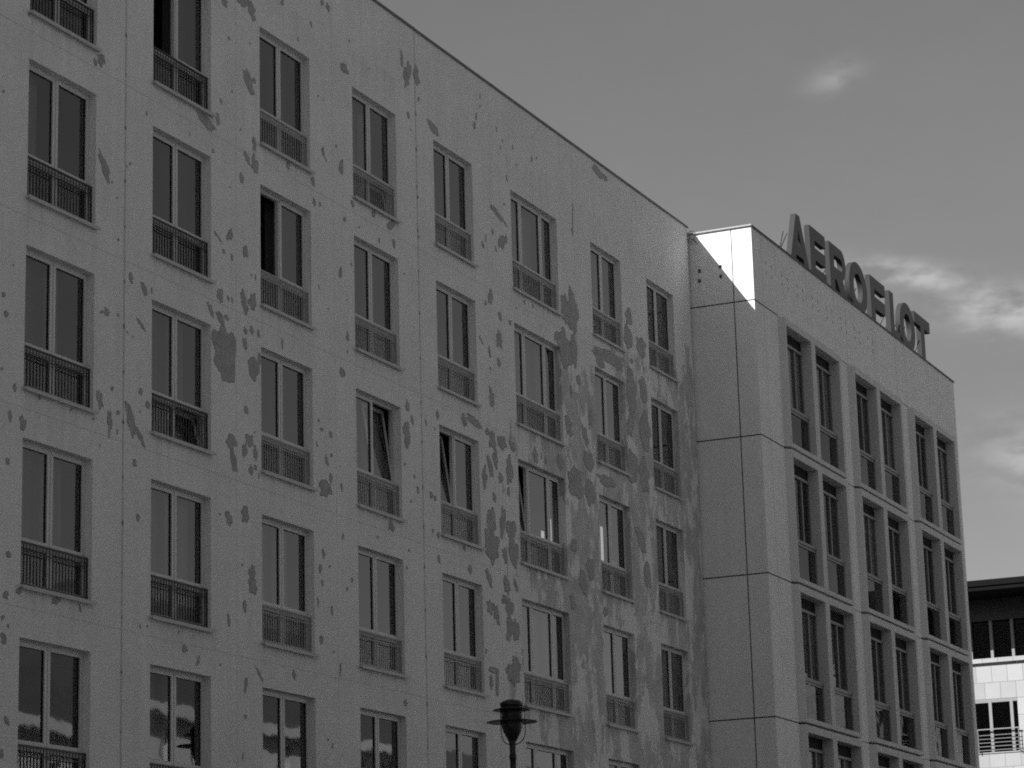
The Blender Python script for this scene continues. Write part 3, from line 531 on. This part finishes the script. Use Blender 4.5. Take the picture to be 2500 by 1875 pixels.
# window panels: protruding frame with two openings, splayed left edge
def panel_mesh(h):
    """local x from the bay start, z from the seam below, y absolute; 4 m wide pairs"""
    b = MB(); g = 0.032; z0, z1 = g, h-g
    ho = [(0.25, 2.29), (2.65, 4.75)]; W_ = 4.93; zo0, zo1 = 0.15, h-0.22; yb = -1.3
    b.quad([(0,YF+0.003,z0),(0.17,YP,z0),(0.17,YP,z1),(0,YF+0.003,z1)])           # splay
    b.quad([(0.17,YP,z0),(ho[0][0],YP,z0),(ho[0][0],YP,z1),(0.17,YP,z1)])
    b.quad([(ho[0][1],YP,z0),(ho[1][0],YP,z0),(ho[1][0],YP,z1),(ho[0][1],YP,z1)])
    b.quad([(ho[1][1],YP,z0),(W_,YP,z0),(W_,YP,z1),(ho[1][1],YP,z1)])
    b.quad([(W_,YP,z0),(W_,-1.2,z0),(W_,-1.2,z1),(W_,YP,z1)])
    b.quad([(0,YF+0.003,z0),(0,-1.2,z0),(W_,-1.2,z0),(W_,YP,z0),(0.17,YP,z0)]); b.quad([(0,YF+0.003,z1),(0.17,YP,z1),(W_,YP,z1),(W_,-1.2,z1),(0,-1.2,z1)])
    for a, c in ho:
        b.quad([(a,YP,z0),(c,YP,z0),(c,YP,zo0),(a,YP,zo0)]); b.quad([(a,YP,zo1),(c,YP,zo1),(c,YP,z1),(a,YP,z1)])
        b.quad([(a,YP,zo0),(c,YP,zo0),(c,yb,zo0),(a,yb,zo0)]); b.quad([(a,yb,zo1),(c,yb,zo1),(c,YP,zo1),(a,YP,zo1)])
        b.quad([(a,YP,zo0),(a,yb,zo0),(a,yb,zo1),(a,YP,zo1)]); b.quad([(c,yb,zo0),(c,YP,zo0),(c,YP,zo1),(c,yb,zo1)])
    return b.mesh('window_panel', CONC_P), ho, zo0, zo1
BK = {}
def bwin(h, wd):
    """window set in an opening wd x h, local origin at bottom left of the opening on the panel face"""
    k = (round(h,2), round(wd,2))
    if k in BK: return BK[k]
    y = 0.27
    b = MB()                                            # frame of the upper light + blind slot rail + mullions
    b.ring(0, wd, 1.08, h-0.30, 0.055, y, y+0.07); b.box(0, wd, y-0.03, y+0.07, h-0.37, h-0.301)
    b.box(1.36, 1.45, y, y+0.07, 1.135, h-0.37); b.box(0.62, 0.70, y, y+0.07, 1.135, h-0.37)
    b.box(0, wd, y-0.12, y+0.07, 1.0, 1.079)             # ledge
    fr = b.mesh('window_frame_b', MULL)
    g = MB(); g.quad([(0.05,y+0.03,1.13),(wd-0.05,y+0.03,1.13),(wd-0.05,y+0.03,h-0.36),(0.05,y+0.03,h-0.36)]); g = g.mesh('pane', GLASS_B)
    p = MB(); p.ring(0, wd, 0, 0.99, 0.06, y-0.1, y+0.05, 0); p.quad([(0.06,y-0.07,0.06),(wd-0.06,y-0.07,0.06),(wd-0.06,y-0.07,0.93),(0.06,y-0.07,0.93)], 1)
    p = p.mesh('parapet_light', [MULL, GLASS_B])
    s_ = MB(); s_.box(0.002, wd-0.002, y+0.02, y+0.1, h-0.30, h); s_ = s_.mesh('blind_slot', BLIND)
    r_ = MB(); y0, y1 = y+0.12, y+0.55
    r_.quad([(0,y1,0),(wd,y1,0),(wd,y1,h),(0,y1,h)]); r_.quad([(0,y0-.1,0),(0,y1,0),(0,y1,h),(0,y0-.1,h)]); r_.quad([(wd,y1,0),(wd,y0-.1,0),(wd,y0-.1,h),(wd,y1,h)])
    r_ = r_.mesh('room_b', ROOM)
    BK[k] = (fr, g, p, s_, r_); return BK[k]
PM = {}
for k in range(5):
    zb, zt = SEAMS[k+1], SEAMS[k]; h = round(zt-zb, 2)
    if h not in PM: PM[h] = panel_mesh(h)
    pm_, ho, zo0, zo1 = PM[h]
    for bay in BAYS:
        pan = put('window_panel', pm_, B, (bay-bx, 0, zb))
        for a, c in ho:
            fr, g, p, s_, r_ = bwin(zo1-zo0, c-a)
            wi = put('window', fr, B, (bay-bx+a, YP, zb+zo0))
            put('pane', g, wi); put('lower_pane', p, wi); put('blind_slot', s_, wi); put('room', r_, wi)
            q = rc.random()
            if q < 0.85:
                x1 = rc.choice((0.9, 1.0, 1.35, c-a-0.05))
                put('curtain', curtain_mesh(0.06, x1, 1.1, zo1-zo0-0.3, CURT[rc.choice((0,4,4))], rc.random(), y=0.36, amp=0.015), wi)
# horizontal shadow gap strips behind the panels
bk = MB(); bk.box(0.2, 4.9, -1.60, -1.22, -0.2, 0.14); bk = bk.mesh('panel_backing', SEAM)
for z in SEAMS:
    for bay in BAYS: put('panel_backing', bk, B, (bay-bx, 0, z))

# ------------------------------------------------------------------ rooftop letters
SG = thing('rooftop_sign', 'row of eight dark boxy capital letters standing on the office block roof edge', 'sign', (65.8, -1.2, BT+0.03))
def arc(cx, cz, rx, rz, a0, a1, n=14): return [(cx+rx*math.cos(math.radians(a0+(a1-a0)*i/n)), cz+rz*math.sin(math.radians(a0+(a1-a0)*i/n))) for i in range(n+1)]
HL = 1.50
def shapes(ch, w):
    T = HL; s = 0.44; h_ = 0.355
    if ch == 'A':
        return [[(0,0),(w*0.38,T),(w*0.57,T),(w,0),(w-0.46,0),(w-0.55,0.30),(0.55,0.30),(0.46,0)], [(w*0.5-0.17,0.60),(w*0.48,1.10),(w*0.5+0.15,0.60)]]
    if ch == 'E': return [[(0,0),(w,0),(w,h_),(s,h_),(s,0.57),(w-0.05,0.57),(w-0.05,0.93),(s,0.93),(s,T-h_),(w,T-h_),(w,T),(0,T)]]
    if ch == 'F': return [[(0,0),(s,0),(s,0.53),(w-0.08,0.53),(w-0.08,0.91),(s,0.91),(s,T-h_),(w,T-h_),(w,T),(0,T)]]
    if ch == 'L': return [[(0,0),(w,0),(w,h_),(s,h_),(s,T),(0,T)]]
    if ch == 'T': return [[(w/2-s/2,0),(w/2+s/2,0),(w/2+s/2,T-h_),(w,T-h_),(w,T),(0,T),(0,T-h_),(w/2-s/2,T-h_)]]
    if ch == 'O': return [arc(w/2, T/2, w/2, T/2+0.03, 0, 360, 90)[:-1], arc(w/2, T/2, w/2-0.46, T/2-0.31, 360, 0, 80)[:-1]]
    if ch == 'R':
        o = [(0,0),(s,0),(s,0.48),(s+0.14,0.48),(w-0.5,0),(w,0),(w-0.36,0.60)] + arc(w-0.47, 1.05, 0.43, 0.45, -65, 90, 30) + [(0,T)]
        return [o, [(s,0.84),(s,1.20)] + arc(w-0.50, 1.02, 0.14, 0.18, 90, -90, 20)]
def letter(ch, x, w, dep=0.15):
    cu = bpy.data.curves.new('letter_curve', 'CURVE'); cu.dimensions = '2D'; cu.fill_mode = 'BOTH'; cu.extrude = dep/2
    for poly in shapes(ch, w):
        sp = cu.splines.new('POLY'); sp.points.add(len(poly)-1)
        for i, (px_, pz_) in enumerate(poly): sp.points[i].co = (px_, pz_, 0, 1)
        sp.use_cyclic_u = True
    tmp = bpy.data.objects.new('tmp', cu); COL.objects.link(tmp)
    bpy.context.view_layer.update()
    me = bpy.data.meshes.new_from_object(tmp.evaluated_get(bpy.context.evaluated_depsgraph_get()))
    bpy.data.objects.remove(tmp)
    me.transform(Matrix.Rotation(math.pi/2, 4, 'X')); me.transform(Matrix.Translation((0, dep/2, 0)))
    me.materials.clear(); me.materials.append(SIGNSIDE); me.materials.append(SIGNFACE)
    for p in me.polygons:
        p.use_smooth = False
        p.material_index = 1 if (abs(p.normal.y) > 0.9 and p.center.y < dep/2) else 0
    me.name = 'letter'
    o = put('letter', me, SG, (x-65.8, 0, 0.35)); o['label'] = 'boxy capital letter ' + ch
    br_ = MB()
    for q in (w*0.25, w*0.75): br_.box(q-0.02, q+0.02, 0.06, 0.10, -0.34, 0.02); br_.tube([(q, 0.2, 0.9), (q, 0.85, -0.32)], 0.015, 6)
    put('support_strut', br_.mesh('support_strut', IRON), o)
for ch, x, w in (('A', 66.24, 1.74), ('E', 68.08, 1.42), ('R', 69.86, 1.58), ('O', 71.70, 1.78), ('F', 73.85, 1.56), ('L', 75.86, 1.05), ('O', 76.92, 1.70), ('T', 78.62, 1.78)): letter(ch, x, w)
b = MB(); b.box(0, 14.8, 0.02, 0.12, 0.28, 0.345); put('base_rail', b.mesh('base_rail', IRON), SG)
b = MB(); b.tube([(64.30, -1.5, 21.25), (64.78, -1.5, 22.02)], 0.012, 6)
tag(put('roof_rod', b.mesh('roof_rod', IRON)), 'thin leaning metal rod standing on the roof edge left of the letters', 'rod')

# ------------------------------------------------------------------ building C: far sunlit stone building with deep eave
Cc = thing('stone_building', 'distant sunlit stone building with deep dark eave and ribbon windows behind the office block', 'building', (102, 0, 0))
def cbox(b, y0, y1, z0, z1, x0=0.0, x1=0.3, mi=0): b.box(x0, x1, y0, y1, z0, z1, mi)
ztop = 17.45
b = MB()
cbox(b, -14, 14, 13.52, 14.88); 
# lower rows of windows: openings y from 1.98 to 5.0 and repeats
bays = [(-12.0, -8.6), (-7.0, -3.4), (-1.9+0.0, 0.0), (1.98, 5.2), (7.0, 10.4)]
for lvl in range(4):
    zt = 13.52 - 3.55*lvl; zb = zt-2.07; zn = zt-3.55 if lvl < 3 else 0.0
    ys = [-14] + [q for bb in bays for q in bb] + [14]
    for i in range(0, len(ys), 2): cbox(b, ys[i], ys[i+1], zb, zt)
    cbox(b, -14, 14, zn, zb)
b.box(0.3, 20, 13.7, 14, 0, ztop); b.box(0.3, 20, -14, -13.7, 0, ztop); b.box(19.7, 20, -13.7, 13.7, 0, ztop); b.box(0.9, 1.0, -13.7, 13.7, 0, ztop)
put('wall', b.mesh('wall_c', ASHLAR), Cc)
b = MB(); cbox(b, -14, 14, 16.62, ztop, -0.02, 0.28); cbox(b, -14, 14, 16.58, 16.62, -0.06, -0.021); put('cornice_band', b.mesh('band', WINDK), Cc)
b = MB(); b.box(-2.3, 20.3, -16, 16, ztop+0.001, ztop+0.36); b.box(-2.36, -2.301, -16, 16, ztop+0.17, ztop+0.40); put('roof', b.mesh('roof_c', DARKROOF), Cc)
b = MB(); b.box(-0.13, 0.1, -14, 14, 14.93, 15.10); b.box(-0.05, 0.0, -14, 14, 14.88, 14.93); put('sill_band', b.mesh('sill_band', ASHLAR), Cc)
b = MB(); b.box(0.14, 0.18, -13.9, 13.9, 15.1, 16.6, 0)
wr = put('window', b.mesh('ribbon_glass', [glass('dark_glass', 0.05, 0.02, 1.5, 0.6)]), Cc)
GC = bpy.data.materials['dark_glass']
fin = MB(); fin.box(-0.06, 0.12, -0.055, 0.055, 15.11, 16.57); fin = fin.mesh('fin', FIN)
y = -13.14
while y < 13.9:
    put('window_fin', fin, wr, (0, y, 0)); y += 0.84
fin2 = MB(); fin2.box(-0.02, 0.12, -0.06, 0.06, 0.02, 2.0); fin2 = fin2.mesh('fin_low', FIN)
for lvl in range(4):
    zb = 13.52-3.55*lvl-2.07
    for (y0, y1) in bays:
        g = MB(); g.box(0.14, 0.18, y0, y1, 0, 2.07)
        wo = put('window', g.mesh('window_c', GC), Cc, (0, 0, zb))
        q = y0+0.24
        while q < y1-0.1:
            put('window_fin', fin2, wo, (0, q, 0)); q += 0.84
        hd = MB(); hd.box(-0.01, 0.12, y0, y1, 1.93, 2.06); put('lintel_box', hd.mesh('lintel_box', STEEL), wo)
        rl_ = MB()
        rl_.box(-0.16, -0.12, y0-0.05, y1+0.05, 0.86, 0.90)
        for i in range(5): rl_.box(-0.15, -0.13, y0-0.03, y1+0.03, 0.06+0.145*i, 0.08+0.145*i)
        for q in (y0, (y0+y1)/2, y1): rl_.box(-0.15, -0.13, q-0.012, q+0.012, 0.0, 0.86); rl_.box(-0.13, 0.0, q-0.01, q+0.01, 0.02, 0.04)
        put('railing', rl_.mesh('railing_c', STEEL), wo)

# ------------------------------------------------------------------ across the avenue: classical buildings seen in the window reflections, dark ones cutting bounce
def classical(name, label, x0, x1, hc, hr, m_, y=-60.2, seed=0, pw=3.4):
    t = thing(name, label, 'building', (x0, y, 0), 'stone buildings across the avenue')
    w = x1-x0; b = MB(); n_ = int(w/pw); p_ = w/n_; fl = [(1.2, 4.2), (5.6, 8.2), (9.6, 12.4), (13.9, 16.2), (17.4, 19.4)]
    fl = [f for f in fl if f[1] < hc-0.8]
    holes = [(i*p_+p_*0.32, i*p_+p_*0.68, fl) for i in range(n_)]
    wall_with_holes(b, 0, w, 0, hc, holes, 0, 0.4)
    b2 = MB()
    for q in b.v: pass
    b.v = [(q[0], -q[1], q[2]) for q in b.v]; b.f = [tuple(reversed(f)) for f in b.f]
    b.box(0, 0.2, -18, -0.0, 0, hc); b.box(w-0.2, w, -18, 0, 0, hc); b.box(0.2, w-0.2, -18, -17.8, 0, hc)
    put('wall', b.mesh('wall_classical', m_), t)
    c = MB(); c.box(-0.3, w+0.3, 0.005, 0.8, hc-0.6, hc); c.box(-0.2, w+0.2, 0.005, 0.35, 4.7, 5.1); c.box(-0.2, w+0.2, 0.005, 0.3, 13.0, 13.3)
    put('cornice', c.mesh('cornice', m_), t)
    pl = MB(); pl.box(-0.35, 0.35, 0.005, 0.3, 5.11, 12.99); pl = pl.mesh('pilaster', m_)
    for i in range(0, n_+1, 2): put('pilaster', pl, t, (min(max(i*p_, 0.4), w-0.4), 0, 0))
    r_ = MB(); r_.v += [(0,0.3,hc),(w,0.3,hc),(w,-18,hc),(0,-18,hc),(2,-4,hr),(w-2,-4,hr),(w-2,-14,hr),(2,-14,hr)]
    for f in ((0,1,5,4),(1,2,6,5),(2,3,7,6),(3,0,4,7),(4,5,6,7)): r_.f.append(f); r_.m.append(0)
    put('roof', r_.mesh('roof_classical', SLATE), t)
    wi = MB(); 
    for z0, z1 in fl: wi.quad([(p_*0.32,-0.3,z0),(p_*0.68,-0.3,z0),(p_*0.68,-0.3,z1),(p_*0.32,-0.3,z1)])
    wi = wi.mesh('window_classical', GC)
    for i in range(n_): put('window', wi, t, (i*p_, 0, 0))
    return t
classical('stone_building', 'pale classical stone building across the avenue with tall cornice', 84, 128, 18.5, 22.5, OPP[0])
classical('stone_building', 'darker classical stone building across the avenue with high slate roof', 129, 168, 20.5, 28.0, OPP[1])
classical('stone_building', 'long low classical stone building across the avenue', 170, 232, 17.5, 22.0, OPP[0])
classical('stone_building', 'farthest tall stone building across the avenue', 234, 300, 24, 29.5, OPP[1])
classical('stone_building', 'unseen building across the avenue, darkened to cut bounced light, nearest the photographer', 30, 82, 17, 21, BOUNCE_CUT)  # wall darkened to cut the sunlight it bounces across the avenue
classical('bounce_cut_building', 'unseen dark brick building added across the avenue to cut bounced light, behind the photographer to the left', -60, 28, 19, 23, BOUNCE_CUT)  # unseen block, added dark to cut bounce from the west

# ------------------------------------------------------------------ unseen lime trees added to block low western light (beside and behind the photographer)
BARK = mat('bark', 0.06, 0.9, 0.4, 8.0)[0]; LEAF = mat('leaf', 0.055, 0.7, 0.4, 1.5)[0]
def tree_meshes(seed, h, cr):
    q = random.Random(seed); t = MB()
    def limb(p0, p1, r0, r1, n=7):
        p0, p1 = Vector(p0), Vector(p1); k = len(t.v); d = (p1-p0).normalized(); a = d.orthogonal().normalized(); c = d.cross(a)
        for p, r_ in ((p0, r0), (p1, r1)):
            for i in range(n): g = 2*math.pi*i/n; t.v.append(tuple(p + r_*(math.cos(g)*a+math.sin(g)*c)))
        for i in range(n): j = (i+1) % n; t.f.append((k+i, k+j, k+n+j, k+n+i)); t.m.append(0)
    fork = Vector((q.uniform(-.2,.2), q.uniform(-.2,.2), h*0.34)); limb((0,0,0), fork, 0.22, 0.16, 10)
    tips = []
    for i in range(7):
        g = i*0.9+q.uniform(-.3,.3); e_ = fork + Vector((math.cos(g)*cr*0.6, math.sin(g)*cr*0.6, h*q.uniform(0.25, 0.5))); limb(fork, e_, 0.10, 0.04); tips.append(e_)
        for j in range(3):
            e2 = e_ + Vector((q.uniform(-1,1)*cr*0.4, q.uniform(-1,1)*cr*0.4, q.uniform(-0.05,0.2)*h)); limb(e_, e2, 0.035, 0.012, 5); tips.append(e2)
    c = MB()
    for tip in tips:
        for i in range(85):
            p = tip + Vector((q.gauss(0,1), q.gauss(0,1), q.gauss(0,0.9)))*cr*0.24
            if p.z > h: p.z = h-q.uniform(0, .6)
            s_ = q.uniform(0.10, 0.24); a = Vector((q.uniform(-1,1), q.uniform(-1,1), q.uniform(-1,1))).normalized(); b_ = a.orthogonal().normalized()
            c.quad([p-a*s_, p-b_*s_*.7, p+a*s_, p+b_*s_*.7])
    return t.mesh('trunk', BARK), c.mesh('crown', LEAF)
TM = [tree_meshes(1, 10.6, 3.4), tree_meshes(2, 11.2, 3.7)]
tq = random.Random(5)
ORD = 'first second third fourth fifth sixth seventh eighth ninth tenth eleventh twelfth thirteenth fourteenth fifteenth sixteenth seventeenth eighteenth nineteenth twentieth'.split()
def plant(x, y, label, k, sc=1.0):
    t = thing('blocker_tree', label, 'tree', (x, y, 0.1), 'lime trees added to block light'); t.rotation_euler.z = tq.uniform(0, 6); t.scale = (sc, sc, sc)
    put('trunk', TM[k % 2][0], t); put('crown', TM[k % 2][1], t)
for k in range(6): plant(-42+9.2*k, -28.5+tq.uniform(-.4,.4), 'unseen leafy lime tree added to block light, %s from the western end of the median row' % ORD[k], k, tq.uniform(.93, 1.04))
for k in range(6): plant(-44+9.5*k, -10.5, 'unseen leafy lime tree added on the pavement to block light, %s from the western end of the kerb row' % ORD[k], k, 1.25)

# ------------------------------------------------------------------ street lamp
SL = thing('street_lamp', 'dark cast iron lantern on a slender pole, with two wide brim discs', 'street lamp', (42.86, -3.04, 0.13))
z0 = -0.13
def zz(yp): return z0 + 1.6 + 5.64 - (yp-430)*0.000987
b = MB()
b.lathe([(0.001, zz(428)), (0.09, zz(434)), (0.15, zz(455)), (0.185, zz(480)), (0.205, zz(492)), (0.207, zz(545)), (0.19, zz(552)), (0.19, zz(575))], n=48)
put('lamp_cap', b.mesh('lamp_cap', IRON, True), SL)
b = MB(); b.lathe([(0.19, zz(575)), (0.335, zz(612)), (0.338, zz(618)), (0.333, zz(624)), (0.19, zz(600))], n=56); put('brim', b.mesh('brim', IRON, True), SL)
b = MB(); b.lathe([(0.19, zz(785)), (0.452, zz(828)), (0.455, zz(834)), (0.450, zz(840)), (0.19, zz(808))], n=64); put('brim', b.mesh('brim', IRON, True), SL)
prof = [(0.186, zz(575)), (0.186, zz(640)), (0.192, zz(648)), (0.192, zz(665)), (0.184, zz(672)), (0.184, zz(735)), (0.190, zz(742)), (0.190, zz(760)), (0.183, zz(768)), (0.188, zz(785)), (0.188, zz(880)), (0.180, zz(940)), (0.155, zz(1010)), (0.125, zz(1070)), (0.118, zz(1085)), (0.085, zz(1150)), (0.066, zz(1180))]
b = MB(); b.lathe(prof, n=48); put('lantern_body', b.mesh('lantern_body', IRON, True), SL)
b = MB(); b.lathe([(0.066, zz(1180)), (0.062, zz(1230)), (0.058, zz(1240)), (0.054, zz(1300)), (0.054, zz(1410)), (0.064, zz(1420)), (0.066, zz(1495)), (0.055, zz(1505)), (0.055, zz(1700)), (0.062, 3.5), (0.075, 1.5), (0.085, 1.2), (0.11, 1.15), (0.12, 0.3), (0.17, 0.25), (0.18, 0.0)], n=32)
b.box(-0.085, -0.05, -0.03, 0.03, zz(1490), zz(1430))
put('pole', b.mesh('pole', IRON, True), SL)
dr = Vector((rt0.x, rt0.y, 0)); dr2 = (Matrix.Rotation(math.radians(-14), 4, 'Z') @ dr)
for sgn, off in ((-1, 0.0), (1, 0.035)):
    R_ = 0.205+off
    pts = [dr2*(sgn*0.19)+Vector((0,0,zz(562))), dr2*(sgn*R_)+Vector((0,0,zz(570))), dr2*(sgn*R_)+Vector((0,0,zz(780))), dr2*(sgn*R_)+Vector((0,0,zz(1000)))]
    for i in range(1, 9):
        a = math.radians(i*10); pts.append(dr2*(sgn*(0.05+(R_-0.05)*math.cos(a)))+Vector((0,0,zz(1000+235*math.sin(a)))))
    pts.append(dr2*(sgn*0.055)+Vector((0,0,zz(1238))))
    b = MB(); b.tube([tuple(p) for p in pts], 0.0085, 8); put('guard_rod', b.mesh('guard_rod', IRON, True), SL)
